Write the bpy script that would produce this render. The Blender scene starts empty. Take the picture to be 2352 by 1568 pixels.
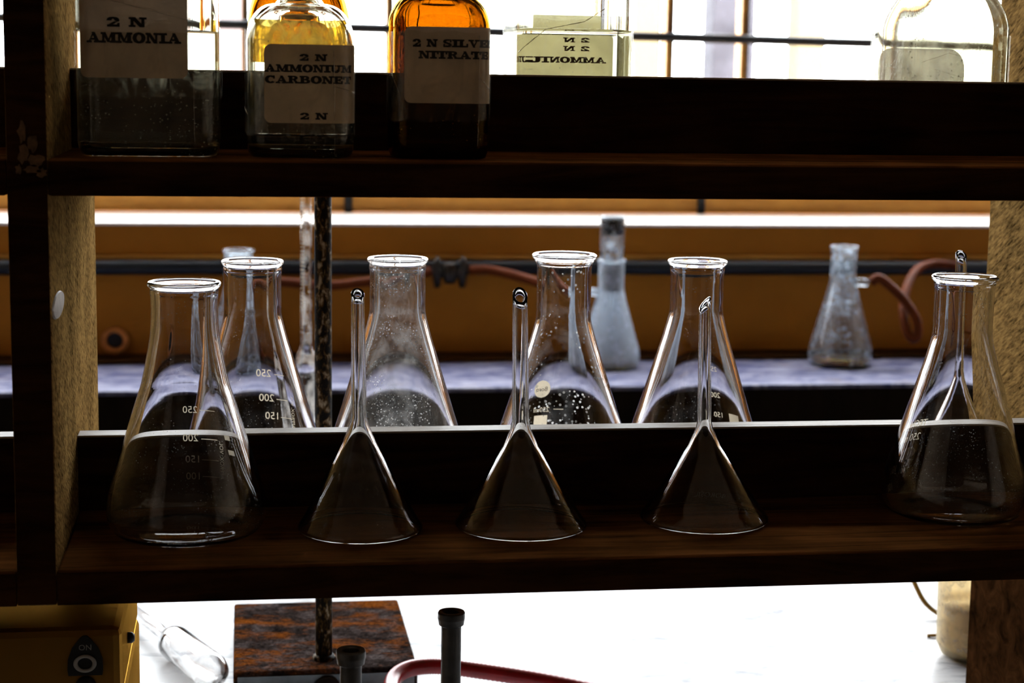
import bpy, bmesh, math, random
from mathutils import Vector, Matrix, noise

random.seed(7)
SC = bpy.context.scene
COL = SC.collection
PI = math.pi

# ------------------------------------------------------------------ camera
cam_d = bpy.data.cameras.new('camera')
cam = bpy.data.objects.new('camera', cam_d)
COL.objects.link(cam)
_r = Vector((0.98921824, -0.14566084, 0.01517207))
_u = Vector((0.00640252, 0.14651511, 0.98918771))
_f = Vector((0.14630885, 0.97842539, -0.14586801))
cam.matrix_world = Matrix(((_r.x, _u.x, -_f.x, 0.09527202),
                           (_r.y, _u.y, -_f.y, -0.92566446),
                           (_r.z, _u.z, -_f.z, 0.25504352),
                           (0, 0, 0, 1)))
cam_d.sensor_width = 36.0
cam_d.lens = 4170.13 / 2352 * 36.0
cam_d.clip_start = 0.01
cam_d.dof.use_dof = True
cam_d.dof.focus_distance = 1.06
cam_d.dof.aperture_fstop = 13.0
SC.camera = cam

# ------------------------------------------------------------------ sky, sun, window daylight
W = bpy.data.worlds.new('daylight')
SC.world = W
W.use_nodes = True
bg = W.node_tree.nodes['Background']
bg.inputs[0].default_value = (0.93, 0.965, 1.0, 1)
bg.inputs[1].default_value = 17.5

pl = bpy.data.lights.new('window_portal', 'AREA')      # only guides sampling of the sky through the window
pl.shape = 'RECTANGLE'
pl.size, pl.size_y = 3.3, 1.2
pl.cycles.is_portal = True
plo = bpy.data.objects.new('window_portal', pl)
COL.objects.link(plo)
plo.location = (0.6, 1.93, 0.65)
plo.rotation_euler = (-PI / 2, 0, 0)

VS = SC.view_settings
VS.view_transform = 'Standard'
VS.look = 'None'
VS.exposure = 0.0
VS.gamma = 1.0
VS.use_curve_mapping = False

CY = SC.cycles
CY.max_bounces = 11
CY.diffuse_bounces = 3
CY.glossy_bounces = 4
CY.transmission_bounces = 11
CY.transparent_max_bounces = 12
CY.use_adaptive_sampling = True
CY.adaptive_threshold = 0.1
CY.adaptive_min_samples = 14
CY.sample_clamp_indirect = 6.0
CY.caustics_reflective = False
CY.caustics_refractive = True
CY.blur_glossy = 0.3
CY.use_denoising = True

# ------------------------------------------------------------------ material helpers
def nt(name):
    m = bpy.data.materials.new(name)
    m.use_nodes = True
    t = m.node_tree
    t.nodes.clear()
    out = t.nodes.new('ShaderNodeOutputMaterial')
    return m, t, out

def N(t, typ, **kw):
    n = t.nodes.new(typ)
    for k, v in kw.items():
        if isinstance(k, str) and hasattr(n, k):
            setattr(n, k, v)
    return n

def objcoord(t, scale=(1, 1, 1)):
    tc = t.nodes.new('ShaderNodeTexCoord')
    mp = t.nodes.new('ShaderNodeMapping')
    mp.inputs['Scale'].default_value = scale
    t.links.new(tc.outputs['Object'], mp.inputs['Vector'])
    return mp.outputs[0]

def noise_tex(t, vec, scale, detail=4, rough=.55, dist=0):
    n = t.nodes.new('ShaderNodeTexNoise')
    n.inputs['Scale'].default_value = scale
    n.inputs['Detail'].default_value = detail
    n.inputs['Roughness'].default_value = rough
    n.inputs['Distortion'].default_value = dist
    t.links.new(vec, n.inputs['Vector'])
    return n.outputs['Fac']

def ramp(t, fac, stops):
    r = t.nodes.new('ShaderNodeValToRGB')
    e = r.color_ramp.elements
    while len(e) < len(stops):
        e.new(.5)
    for i, (p, c) in enumerate(stops):
        e[i].position = p
        e[i].color = (c[0], c[1], c[2], 1) if not isinstance(c, (int, float)) else (c, c, c, 1)
    t.links.new(fac, r.inputs[0])
    return r.outputs[0]

def principled(t, out, base=None, rough=.5, metal=0, spec=.5, bump=None, bstr=.2, bdist=.001):
    b = t.nodes.new('ShaderNodeBsdfPrincipled')
    if base is not None:
        if isinstance(base, tuple):
            b.inputs['Base Color'].default_value = (*base, 1)
        else:
            t.links.new(base, b.inputs['Base Color'])
    if isinstance(rough, (int, float)):
        b.inputs['Roughness'].default_value = rough
    else:
        t.links.new(rough, b.inputs['Roughness'])
    b.inputs['Metallic'].default_value = metal
    b.inputs['Specular IOR Level'].default_value = spec
    if bump is not None:
        bp = t.nodes.new('ShaderNodeBump')
        bp.inputs['Strength'].default_value = bstr
        bp.inputs['Distance'].default_value = bdist
        t.links.new(bump, bp.inputs['Height'])
        t.links.new(bp.outputs[0], b.inputs['Normal'])
    t.links.new(b.outputs[0], out.inputs[0])
    return b

def plain(name, col, rough=.5, metal=0, spec=.5, var=.25, scale=40, bstr=.15):
    m, t, out = nt(name)
    v = objcoord(t)
    f = noise_tex(t, v, scale, 5)
    lo = tuple(c * (1 - var) for c in col)
    hi = tuple(min(1, c * (1 + var)) for c in col)
    c = ramp(t, f, [(.3, lo), (.7, hi)])
    principled(t, out, c, rough, metal, spec, f, bstr, .0006)
    return m

def wood(name, dark, light, stretch, rough=.45, spec=.5, bstr=.5, scale=30, bdist=.0012, rot=(0, 0, 0), dist=1.2):
    m, t, out = nt(name)
    v = objcoord(t, stretch)
    if any(rot):
        r_ = t.nodes.new('ShaderNodeMapping')
        r_.inputs['Rotation'].default_value = rot
        t.links.new(v.node.inputs[0].links[0].from_socket, r_.inputs['Vector'])
        t.links.new(r_.outputs[0], v.node.inputs[0])
    g = noise_tex(t, v, scale, 8, .65, dist)
    v2 = objcoord(t)
    g2 = noise_tex(t, v2, 25, 3)
    mx = t.nodes.new('ShaderNodeMath'); mx.operation = 'MULTIPLY_ADD'
    t.links.new(g2, mx.inputs[0]); mx.inputs[1].default_value = .35
    t.links.new(g, mx.inputs[2])
    c = ramp(t, mx.outputs[0], [(.46, dark), (.86, light)])
    principled(t, out, c, rough, 0, spec, g, bstr, bdist)
    return m

def glass(name, col=(1, 1, 1), ior=1.47, haze=.03, specks=.5, speck_scale=420, speck_r=.16, tint=(.8, .78, .75), rough=0.0, hmin=0.0):
    m, t, out = nt(name)
    g = t.nodes.new('ShaderNodeBsdfGlass')
    g.inputs['Color'].default_value = (*col, 1)
    g.inputs['IOR'].default_value = ior
    g.inputs['Roughness'].default_value = rough
    if haze <= 0 and specks <= 0:
        t.links.new(g.outputs[0], out.inputs[0])
        return m
    d = t.nodes.new('ShaderNodeBsdfDiffuse'); d.inputs[0].default_value = (*tint, 1)
    tr = t.nodes.new('ShaderNodeBsdfTranslucent'); tr.inputs[0].default_value = (*tint, 1)
    dm = t.nodes.new('ShaderNodeMixShader'); dm.inputs[0].default_value = .6
    t.links.new(d.outputs[0], dm.inputs[1]); t.links.new(tr.outputs[0], dm.inputs[2])
    v = objcoord(t)
    hz = noise_tex(t, v, 55, 3, .6)
    h = t.nodes.new('ShaderNodeMapRange')
    h.inputs['From Min'].default_value = .50; h.inputs['From Max'].default_value = .72
    h.inputs['To Min'].default_value = hmin; h.inputs['To Max'].default_value = haze
    t.links.new(hz, h.inputs['Value'])
    vo = t.nodes.new('ShaderNodeTexVoronoi')
    vo.inputs['Scale'].default_value = speck_scale
    t.links.new(v, vo.inputs['Vector'])
    patch = noise_tex(t, v, 38, 1)
    pm = t.nodes.new('ShaderNodeMapRange')
    pm.inputs['From Min'].default_value = .45; pm.inputs['From Max'].default_value = .62
    pm.inputs['To Min'].default_value = 0; pm.inputs['To Max'].default_value = speck_r
    t.links.new(patch, pm.inputs['Value'])
    lt = t.nodes.new('ShaderNodeMath'); lt.operation = 'LESS_THAN'
    t.links.new(vo.outputs['Distance'], lt.inputs[0]); t.links.new(pm.outputs[0], lt.inputs[1])
    ml = t.nodes.new('ShaderNodeMath'); ml.operation = 'MULTIPLY_ADD'
    t.links.new(lt.outputs[0], ml.inputs[0]); ml.inputs[1].default_value = specks
    t.links.new(h.outputs[0], ml.inputs[2])
    cl = t.nodes.new('ShaderNodeClamp'); t.links.new(ml.outputs[0], cl.inputs[0])
    ms = t.nodes.new('ShaderNodeMixShader')
    t.links.new(cl.outputs[0], ms.inputs[0])
    t.links.new(g.outputs[0], ms.inputs[1]); t.links.new(dm.outputs[0], ms.inputs[2])
    t.links.new(ms.outputs[0], out.inputs[0])
    return m

def paper(name, col, trans=.3):
    m, t, out = nt(name)
    v = objcoord(t)
    f = noise_tex(t, v, 45, 6, .6, .4)
    c = ramp(t, f, [(.3, tuple(x * .72 for x in col)), (.65, col)])
    d = t.nodes.new('ShaderNodeBsdfDiffuse'); tr = t.nodes.new('ShaderNodeBsdfTranslucent')
    t.links.new(c, d.inputs[0]); t.links.new(c, tr.inputs[0])
    mx = t.nodes.new('ShaderNodeMixShader'); mx.inputs[0].default_value = trans
    t.links.new(d.outputs[0], mx.inputs[1]); t.links.new(tr.outputs[0], mx.inputs[2])
    t.links.new(mx.outputs[0], out.inputs[0])
    return m

def clear_film(name, col=(1, 1, 1), gloss=.08, milky=.06, rough=.12, scale=90, lo=.5, hi=.75):
    m, t, out = nt(name)
    tr = t.nodes.new('ShaderNodeBsdfTransparent'); tr.inputs[0].default_value = (*col, 1)
    gl = t.nodes.new('ShaderNodeBsdfGlossy'); gl.inputs['Roughness'].default_value = rough
    tl = t.nodes.new('ShaderNodeBsdfTranslucent'); tl.inputs[0].default_value = (.85 * col[0], .82 * col[1], .74 * col[2], 1)
    v = objcoord(t, (1, 1, .5))
    f = noise_tex(t, v, scale, 6, .65, 1.5)
    bp = t.nodes.new('ShaderNodeBump'); bp.inputs['Strength'].default_value = .5; bp.inputs['Distance'].default_value = .001
    t.links.new(f, bp.inputs['Height']); t.links.new(bp.outputs[0], gl.inputs['Normal'])
    mk = ramp(t, f, [(lo, 0.0), (hi, milky)])
    m1 = t.nodes.new('ShaderNodeMixShader'); m1.inputs[0].default_value = gloss
    t.links.new(tr.outputs[0], m1.inputs[1]); t.links.new(gl.outputs[0], m1.inputs[2])
    m2 = t.nodes.new('ShaderNodeMixShader'); t.links.new(mk, m2.inputs[0])
    t.links.new(m1.outputs[0], m2.inputs[1]); t.links.new(tl.outputs[0], m2.inputs[2])
    t.links.new(m2.outputs[0], out.inputs[0])
    return m

# ------------------------------------------------------------------ mesh helpers
def link(name, me, mat, parent=None, smooth=False, loc=None):
    o = bpy.data.objects.new(name, me)
    COL.objects.link(o)
    if mat is not None:
        me.materials.append(mat)
    if smooth:
        for p in me.polygons:
            p.use_smooth = True
    if parent is not None:
        o.parent = parent
    if loc is not None:
        o.location = loc
    return o

def bm_obj(name, bm, mat, parent=None, smooth=False, loc=None):
    me = bpy.data.meshes.new(name)
    bmesh.ops.recalc_face_normals(bm, faces=bm.faces)
    bm.to_mesh(me)
    bm.free()
    return link(name, me, mat, parent, smooth, loc)

def empty(name, loc, label=None, cat=None, group=None, rz=0):
    o = bpy.data.objects.new(name, None)
    o.empty_display_size = .02
    COL.objects.link(o)
    o.location = loc
    o.rotation_euler[2] = rz
    return tag(o, label, cat, group)

def tag(o, label=None, cat=None, group=None, kind=None):
    if label: o['label'] = label
    if cat: o['category'] = cat
    if group: o['group'] = group
    if kind: o['kind'] = kind
    return o

def add_box(bm, x0, x1, y0, y1, z0, z1, bev=0, seg=2):
    vs = [bm.verts.new((x, y, z)) for x in (x0, x1) for y in (y0, y1) for z in (z0, z1)]
    fs = [(0, 1, 3, 2), (4, 6, 7, 5), (0, 4, 5, 1), (2, 3, 7, 6), (0, 2, 6, 4), (1, 5, 7, 3)]
    faces = [bm.faces.new([vs[i] for i in f]) for f in fs]
    if bev > 0:
        es = list({e for f in faces for e in f.edges})
        bmesh.ops.bevel(bm, geom=es, offset=bev, segments=seg, affect='EDGES', profile=.5)

def box(name, x0, x1, y0, y1, z0, z1, mat, parent=None, bev=0, loc=None):
    bm = bmesh.new()
    add_box(bm, x0, x1, y0, y1, z0, z1, bev)
    return bm_obj(name, bm, mat, parent, False, loc)

def catmull(pts, n=8):
    out = []
    P = [pts[0]] + list(pts) + [pts[-1]]
    for i in range(1, len(P) - 2):
        a, b, c, d = P[i - 1], P[i], P[i + 1], P[i + 2]
        for k in range(n):
            s = k / n
            out.append(tuple(.5 * ((2 * b[j]) + (-a[j] + c[j]) * s + (2 * a[j] - 5 * b[j] + 4 * c[j] - d[j]) * s * s
                                   + (-a[j] + 3 * b[j] - 3 * c[j] + d[j]) * s ** 3) for j in range(len(b))))
    out.append(tuple(pts[-1]))
    return out

def offset_profile(pr, th):
    """inner wall of a (r, z) profile that runs bottom to top along the outside"""
    res = []
    for i, (r, z) in enumerate(pr):
        a = pr[max(0, i - 1)]; b = pr[min(len(pr) - 1, i + 1)]
        dx, dz = b[0] - a[0], b[1] - a[1]
        l = math.hypot(dx, dz) or 1
        res.append((max(0.0005, r - th * dz / l), z + th * dx / l))
    return res

def lathe_bm(prof, seg=64, close=False, sq=None, bm=None, cut=None):
    """prof: list of (r, z) ; r ~ 0 closes to a pole. sq(z)->superellipse exponent or None"""
    bm = bm or bmesh.new()
    rings = []
    for (r, z) in prof:
        if r < 1e-5:
            rings.append([bm.verts.new((0, 0, z))])
            continue
        ring = []
        n = sq(z) if sq else 2.0
        for k in range(seg):
            a = 2 * PI * (k + .5) / seg
            c, s = math.cos(a), math.sin(a)
            if n > 2.01:
                # even spacing on a superellipse
                q = (abs(c) ** n + abs(s) ** n) ** (-1 / n)
                ring.append(bm.verts.new((r * q * c, r * q * s, z)))
            else:
                ring.append(bm.verts.new((r * c, r * s, z)))
        rings.append(ring)
    m = len(rings)
    for i in range(m if close else m - 1):
        A, B = rings[i], rings[(i + 1) % m]
        if len(A) == 1 and len(B) == 1:
            continue
        for k in range(seg):
            k2 = (k + 1) % seg
            if len(A) == 1:
                bm.faces.new((A[0], B[k2], B[k]))
            elif len(B) == 1:
                bm.faces.new((A[k], A[k2], B[0]))
            else:
                bm.faces.new((A[k], A[k2], B[k2], B[k]))
    return bm

def tube_bm(path, rad, seg=16, bm=None, closed=False, caps=True):
    """solid tube along a list of Vectors; rad number or list"""
    bm = bm or bmesh.new()
    P = [Vector(p) for p in path]
    n = len(P)
    up = Vector((0, 0, 1))
    prev = None
    rings = []
    for i in range(n):
        t = (P[min(n - 1, i + 1)] - P[max(0, i - 1)]).normalized()
        if prev is None:
            a = up if abs(t.dot(up)) < .95 else Vector((0, 1, 0))
            nrm = t.cross(a).normalized()
        else:
            nrm = (prev - t * prev.dot(t)).normalized()
        prev = nrm
        b = t.cross(nrm)
        r = rad[i] if isinstance(rad, (list, tuple)) else rad
        rings.append([bm.verts.new(P[i] + (nrm * math.cos(2 * PI * k / seg) + b * math.sin(2 * PI * k / seg)) * r) for k in range(seg)])
    for i in range(n - 1):
        for k in range(seg):
            k2 = (k + 1) % seg
            bm.faces.new((rings[i][k], rings[i][k2], rings[i + 1][k2], rings[i + 1][k]))
    if caps:
        bm.faces.new(rings[0]); bm.faces.new(list(reversed(rings[-1])))
    return bm

def cyl(name, p0, p1, r, mat, parent=None, seg=24, bev=0):
    bm = tube_bm([p0, p1], r, seg)
    if bev:
        es = [e for e in bm.edges if len(e.link_faces) == 2 and any(len(f.verts) > 4 for f in e.link_faces)]
        bmesh.ops.bevel(bm, geom=es, offset=bev, segments=2, affect='EDGES')
    o = bm_obj(name, bm, mat, parent, False)
    for p in o.data.polygons:
        p.use_smooth = len(p.vertices) <= 4
    return o

# ------------------------------------------------------------------ lettering
def _rect(x0, y0, x1, y1): return [(x0, y0), (x1, y0), (x1, y1), (x0, y1)]
def _ring(cx, cy, ao, bo, ai, bi, a0=0, a1=360, n=20):
    res = []
    for k in range(n):
        s, e = math.radians(a0 + (a1 - a0) * k / n), math.radians(a0 + (a1 - a0) * (k + 1) / n)
        res.append([(cx + ao * math.cos(s), cy + bo * math.sin(s)), (cx + ao * math.cos(e), cy + bo * math.sin(e)),
                    (cx + ai * math.cos(e), cy + bi * math.sin(e)), (cx + ai * math.cos(s), cy + bi * math.sin(s))])
    return res
R_ = _rect
GLY = {
 'I': (.74, [R_(.2, 0, .54, 1), R_(0, 0, .74, .17), R_(0, .83, .74, 1)]),
 'N': (1.26, [R_(.14, 0, .3, 1), [(.1, 1), (.48, 1), (1.12, 0), (.74, 0)], R_(.94, 0, 1.1, 1), R_(0, 0, .44, .16), R_(0, .84, .44, 1), R_(.78, .84, 1.26, 1)]),
 'M': (1.5, [R_(.14, 0, .3, 1), [(.1, 1), (.48, 1), (.86, .06), (.58, .06)], [(.62, .06), (.8, .06), (1.14, 1), (.96, 1)], R_(1.03, 0, 1.37, 1), R_(0, 0, .44, .16), R_(0, .84, .42, 1), R_(.88, 0, 1.5, .16), R_(1.05, .84, 1.5, 1)]),
 'A': (1.34, [[(.12, 0), (.28, 0), (.74, 1), (.56, 1)], [(.5, 1), (.82, 1), (1.26, 0), (.86, 0)], R_(.35, .27, .95, .41), R_(0, 0, .46, .16), R_(.72, 0, 1.34, .16)]),
 'O': (1.24, _ring(.62, .5, .62, .53, .27, .36)),
 'U': (1.24, [R_(.12, .36, .46, 1), R_(.9, .36, 1.06, 1), R_(0, .84, .6, 1), R_(.72, .84, 1.24, 1)] + _ring(.59, .38, .47, .41, .13, .24, 180, 360)),
 'C': (1.16, [R_(.94, .62, 1.08, 1)] + _ring(.62, .5, .62, .53, .27, .36, 42, 322)),
 'R': (1.3, [R_(.12, 0, .46, 1), R_(.4, .86, .64, 1), R_(.4, .47, .64, .6), [(.52, .54), (.84, .54), (1.22, 0), (.86, 0)], R_(0, 0, .58, .16), R_(.82, 0, 1.3, .15), R_(0, .84, .46, 1)] + _ring(.62, .735, .45, .265, .17, .13, -90, 90, 12)),
 'B': (1.2, [R_(.12, 0, .46, 1), R_(.4, .86, .64, 1), R_(.4, .45, .66, .58), R_(.4, 0, .66, .14), R_(0, 0, .46, .16), R_(0, .84, .46, 1)] + _ring(.62, .74, .42, .26, .14, .12, -90, 90, 12) + _ring(.64, .28, .52, .28, .2, .14, -90, 90, 12)),
 'E': (1.08, [R_(.12, 0, .46, 1), R_(0, .84, 1.02, 1), R_(0, 0, 1.06, .16), R_(.4, .44, .75, .57), R_(.88, .64, 1.02, 1), R_(.92, 0, 1.06, .37), R_(.68, .33, .8, .68)]),
 'T': (1.16, [R_(.41, 0, .75, 1), R_(0, .84, 1.16, 1), R_(0, .6, .15, 1), R_(1.01, .6, 1.16, 1), R_(.22, 0, .94, .16)]),
 'L': (1.08, [R_(.12, 0, .46, 1), R_(0, .84, .6, 1), R_(0, 0, 1.06, .16), R_(.92, 0, 1.06, .44)]),
 'S': (1.04, [R_(.84, .64, .97, 1), R_(.07, 0, .2, .38)] + _ring(.52, .735, .48, .285, .2, .13, 40, 275, 14) + _ring(.52, .27, .48, .285, .2, .12, -140, 95, 14)),
 'V': (1.28, [[(.1, 1), (.44, 1), (.8, 0), (.52, 0)], [(.54, 0), (.72, 0), (1.12, 1), (.95, 1)], R_(0, .84, .6, 1), R_(.78, .84, 1.28, 1)]),
 '2': (.98, [R_(.06, 0, .92, .2), [(.5, .52), (.86, .58), (.42, .18), (.06, .18)], R_(.8, 0, .92, .36)] + _ring(.47, .69, .44, .32, .14, .17, -25, 185, 14)),
 ' ': (.55, []),
}
def slab_text(txt, h, width=None, wide=1.0, gap=.06):
    """quads of a slab-serif line, left edge at u=0, baseline v=0"""
    x = 0; quads = []
    for ch in txt:
        w, ps = GLY[ch]
        for q in ps:
            mx_ = sum(a for a, b in q) / 4; my_ = sum(b for a, b in q) / 4
            quads.append([((x + a + math.copysign(.035, a - mx_)) * wide, b + math.copysign(.03, b - my_)) for a, b in q])
        x += w + gap
    x = (x - gap) * wide
    sx = (width / x) if width else h
    return [[(a * sx, b * h) for a, b in q] for q in quads], (x * sx)

def map_quads(name, quads, surf, mat, parent, sub=3):
    vs, fs = [], []
    for q in quads:
        a, b, c, d = q
        base = len(vs)
        for k in range(sub + 1):
            s = k / sub
            vs.append(surf(a[0] + (b[0] - a[0]) * s, a[1] + (b[1] - a[1]) * s))
            vs.append(surf(d[0] + (c[0] - d[0]) * s, d[1] + (c[1] - d[1]) * s))
        for k in range(sub):
            i = base + 2 * k
            fs.append((i, i + 2, i + 3, i + 1))
    me = bpy.data.meshes.new(name)
    me.from_pydata(vs, [], fs)
    return link(name, me, mat, parent)

_font_cache = {}
def font_tris(txt, size):
    """triangles of the built-in font as (verts2d, faces), left/baseline at 0"""
    key = txt
    if key not in _font_cache:
        cu = bpy.data.curves.new('lettering', 'FONT')
        cu.body = txt
        cu.resolution_u = 3
        ob = bpy.data.objects.new('lettering', cu)
        COL.objects.link(ob)
        bpy.context.view_layer.update()
        dg = bpy.context.evaluated_depsgraph_get()
        me = bpy.data.meshes.new_from_object(ob.evaluated_get(dg))
        v = [(p.co.x, p.co.y) for p in me.vertices]
        f = [tuple(p.vertices) for p in me.polygons]
        bpy.data.objects.remove(ob)
        bpy.data.curves.remove(cu)
        bpy.data.meshes.remove(me)
        h = max(p[1] for p in v)
        x0 = min(p[0] for p in v)
        v = [((p[0] - x0) / h, p[1] / h) for p in v]
        _font_cache[key] = (v, f)
    v, f = _font_cache[key]
    return [(a * size, b * size) for a, b in v], f

def print_mesh(name, items, surf, mat, parent):
    """items: ('t', text, u, v, size, rot) | ('r', u0,v0,u1,v1) | ('e', u,v,ru,rv)"""
    vs, fs = [], []
    for it in items:
        if it[0] == 't':
            _, txt, u, v, size, rot = it
            p, f = font_tris(txt, size)
            b = len(vs); c, s = math.cos(rot), math.sin(rot)
            vs += [surf(u + a * c - q * s, v + a * s + q * c) for a, q in p]
            fs += [tuple(b + i for i in ff) for ff in f]
        elif it[0] == 'r':
            _, u0, v0, u1, v1 = it
            b = len(vs); n = 6
            for k in range(n + 1):
                uu = u0 + (u1 - u0) * k / n
                vs += [surf(uu, v0), surf(uu, v1)]
            fs += [(b + 2 * k, b + 2 * k + 2, b + 2 * k + 3, b + 2 * k + 1) for k in range(n)]
        elif it[0] == 'e':
            _, u, v, ru, rv = it
            b = len(vs); n = 24
            for k in range(n + 1):
                y = -1 + 2 * k / n
                w = math.sqrt(max(0, 1 - y * y))
                for j in range(7):
                    vs.append(surf(u + ru * w * (j / 3 - 1), v + rv * y))
            for k in range(n):
                for j in range(6):
                    i = b + 7 * k + j
                    fs.append((i, i + 1, i + 8, i + 7))
    me = bpy.data.meshes.new(name)
    me.from_pydata(vs, [], fs)
    return link(name, me, mat, parent)

def rev_surface(prof, theta0, eps=.00025):
    """(u, v) -> point on a surface of revolution given outer profile (r, z)"""
    def rz(z):
        for (r0, z0), (r1, z1) in zip(prof[:-1], prof[1:]):
            if z0 <= z <= z1 and z1 > z0:
                return r0 + (r1 - r0) * (z - z0) / (z1 - z0)
        return prof[-1][0] if z > prof[-1][1] else prof[0][0]
    def surf(u, v):
        r = rz(v) + eps
        a = theta0 + u / r
        return (r * math.cos(a), r * math.sin(a), v)
    return surf

# ------------------------------------------------------------------ materials
M = {}
M['rack_x'] = wood('dark_stained_wood_lengthwise', (.006, .0026, .001), (.050, .020, .007), (.12, 1, 1), .6, .0, .3, 60)
M['shelf'] = wood('worn_brown_shelf', (.020, .008, .0025), (.17, .065, .018), (.08, 1, 1), .6, .0, .3, 60)
M['rack_panel'] = wood('dark_stained_wood_upright', (.014, .007, .002), (.42, .25, .085), (1, .2, 1), .55, .0, .8, 560, .0008, (.5, 0, 0), .3)
M['rail_cap'] = wood('worn_bare_wood', (.2, .16, .12), (.55, .48, .4), (.1, 1, 1), .6, .3, .4, 120)
M['chip'] = plain('exposed_bare_wood', (.12, .06, .025), .7, 0, .3, .5, 300, .5)

def bench_mat(name, base, vein, stain, vs=18, stains=True, lo=.3, hi=.47):
    m, t, out = nt(name)
    v = objcoord(t, (1, 2.2, 1))
    f = noise_tex(t, v, vs, 9, .68, .8)
    c1 = ramp(t, f, [(lo, vein), ((lo + hi) / 2, tuple((a + b) / 2 for a, b in zip(base, vein))), (hi, base), (1, base)])
    v2 = objcoord(t)
    s = noise_tex(t, v2, 7, 5, .6, .6)
    sm = ramp(t, s, [(.6, 0.0), (.72, .75 if stains else .2)])
    mx = t.nodes.new('ShaderNodeMix'); mx.data_type = 'RGBA'
    t.links.new(sm, mx.inputs[0]); t.links.new(c1, mx.inputs[6]); mx.inputs[7].default_value = (*stain, 1)
    principled(t, out, mx.outputs[2], .45, 0, .3, f, .15, .001)
    return m
M['bench'] = bench_mat('white_stone_slab', (.62, .63, .65), (.05, .07, .12), (.30, .23, .16), 16, True, .30, .50)
M['ledge'] = bench_mat('slate_slab', (.24, .24, .33), (.025, .03, .11), (.15, .10, .07), 20, True, .40, .60)
M['cabinet'] = wood('dark_cabinet_wood', (.006, .004, .003), (.016, .010, .006), (1, 1, .15), .7, .05, .3)
M['wall'] = plain('ochre_painted_wall', (.40, .145, .009), .75, 0, .2, .1, 9, .1)
M['panelling'] = wood('dark_wall_panelling', (.04, .026, .016), (.10, .06, .035), (1, 1, .15), .7, .05, .3, 20)
M['room'] = plain('cream_plaster', (.72, .58, .44), .9, 0, .2, .08, 4, .1)
M['floor'] = plain('dull_cement', (.10, .085, .07), .8, 0, .2, .2, 6, .2)
M['ledge_shade'] = wood('dark_ledge_shade', (.02, .008, .002), (.07, .028, .006), (.1, 1, 1), .7, .05, .3)  # dark brown that paints the shade at the back of the ledge
M['sill'] = plain('white_painted_sill', (.85, .82, .78), .5, 0, .4, .05, 30, .1)
M['frame'] = wood('orange_varnished_timber', (.45, .18, .015), (.75, .36, .05), (.1, 1, 1), .5, .4, .3)
M['iron'] = plain('black_iron', (.012, .012, .014), .5, .3, .4, .3, 60)
M['pane'] = clear_film('window_glass', (.97, .98, .98), .03, .0, .02, 5)
M['black_pipe'] = plain('black_plastic_pipe', (.004, .008, .014), .4, 0, .35, .2, 40)
M['rubber'] = plain('red_brown_rubber', (.11, .024, .006), .5, 0, .06, .25, 60)
M['rubber_wall'] = plain('pink_brown_rubber', (.12, .026, .006), .5, 0, .06, .2, 60)
M['brass_dark'] = plain('tarnished_brass', (.03, .022, .016), .4, .5, .5, .4, 90)
M['red_hose'] = plain('red_rubber_hose', (.32, .008, .012), .3, 0, .6, .2, 80)
M['red_braid'] = plain('pale_ribbed_hose_wall', (.75, .35, .25), .4, 0, .5, .3, 400, .6)
M['burner'] = plain('dull_dark_steel', (.07, .065, .06), .38, .6, .5, .35, 120)
M['flask'] = glass('clear_borosilicate', (1, 1, 1), 1.47, .011, .35, 420, .12)
M['flask_dusty'] = glass('dusty_borosilicate', (1, 1, 1), 1.47, .16, .6, 480, .20, hmin=.025)
M['tube_dusty'] = glass('dusty_tube_glass', (1, 1, 1), 1.47, .35, .4, 300, .2, (.85, .8, .75))
M['flask_blotchy'] = glass('blotchy_borosilicate', (1, 1, 1), 1.47, .05, .6, 260, .22)
M['funnel'] = glass('clear_funnel_glass', (1, 1, 1), 1.47, .01, .3, 500, .1)
M['flask_far'] = glass('skylight_tint_glass', (.95, .98, 1), 1.47, .30, .5, 120, .3, (.8, .88, 1), hmin=.05)  # mottled haze, with blue skylight painted into the tint
M['flask_skylit'] = glass('skylight_haze_glass', (.95, .98, 1), 1.47, .80, .3, 120, .3, (.82, .9, 1), hmin=.45)  # strong pale haze paints the skylight that brightens this flask
M['bottle'] = glass('old_bottle_glass', (.98, .985, .955), 1.5, .015, .4, 300, .13, (.8, .75, .6))
M['bottle_dirty'] = glass('dirty_bottle_glass', (.98, .982, .93), 1.5, .35, .6, 260, .2, (.9, .87, .8))
M['amber'] = glass('amber_bottle_glass', (.54, .37, .09), 1.5, .02, .3, 300, .12, (.7, .4, .1))
M['liquid'] = glass('clear_liquid', (.985, .985, .965), 1.333, 0, 0)
M['liquid_yellow'] = glass('yellow_liquid', (.85, .7, .1), 1.34, 0, 0)
M['resid_old'] = glass('brown_residue', (.8, .5, .12), 1.3, .6, .6, 300, .3, (.75, .45, .1), .2)
M['resid'] = clear_film('golden_residue', (1.0, .72, .16), .03, .95, .3, 150, .30, .58)
M['film_dirty'] = clear_film('dirty_adhesive_tape', (.95, .92, .88), .06, .75, .2, 60)
def dust_film(name):
    m, t, out = nt(name)
    v = objcoord(t)
    f = noise_tex(t, v, 70, 6, .7, .5)
    c = ramp(t, f, [(.3, (.05, .042, .038)), (.65, (.17, .155, .15))])
    tr = t.nodes.new('ShaderNodeBsdfTransparent'); tr.inputs[0].default_value = (.6, .57, .5, 1)
    tl = t.nodes.new('ShaderNodeBsdfTranslucent'); t.links.new(c, tl.inputs[0])
    mk_ = ramp(t, f, [(.30, .88), (.7, .985)])
    mx = t.nodes.new('ShaderNodeMixShader'); t.links.new(mk_, mx.inputs[0])
    t.links.new(tr.outputs[0], mx.inputs[1]); t.links.new(tl.outputs[0], mx.inputs[2])
    t.links.new(mx.outputs[0], out.inputs[0])
    return m
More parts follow.
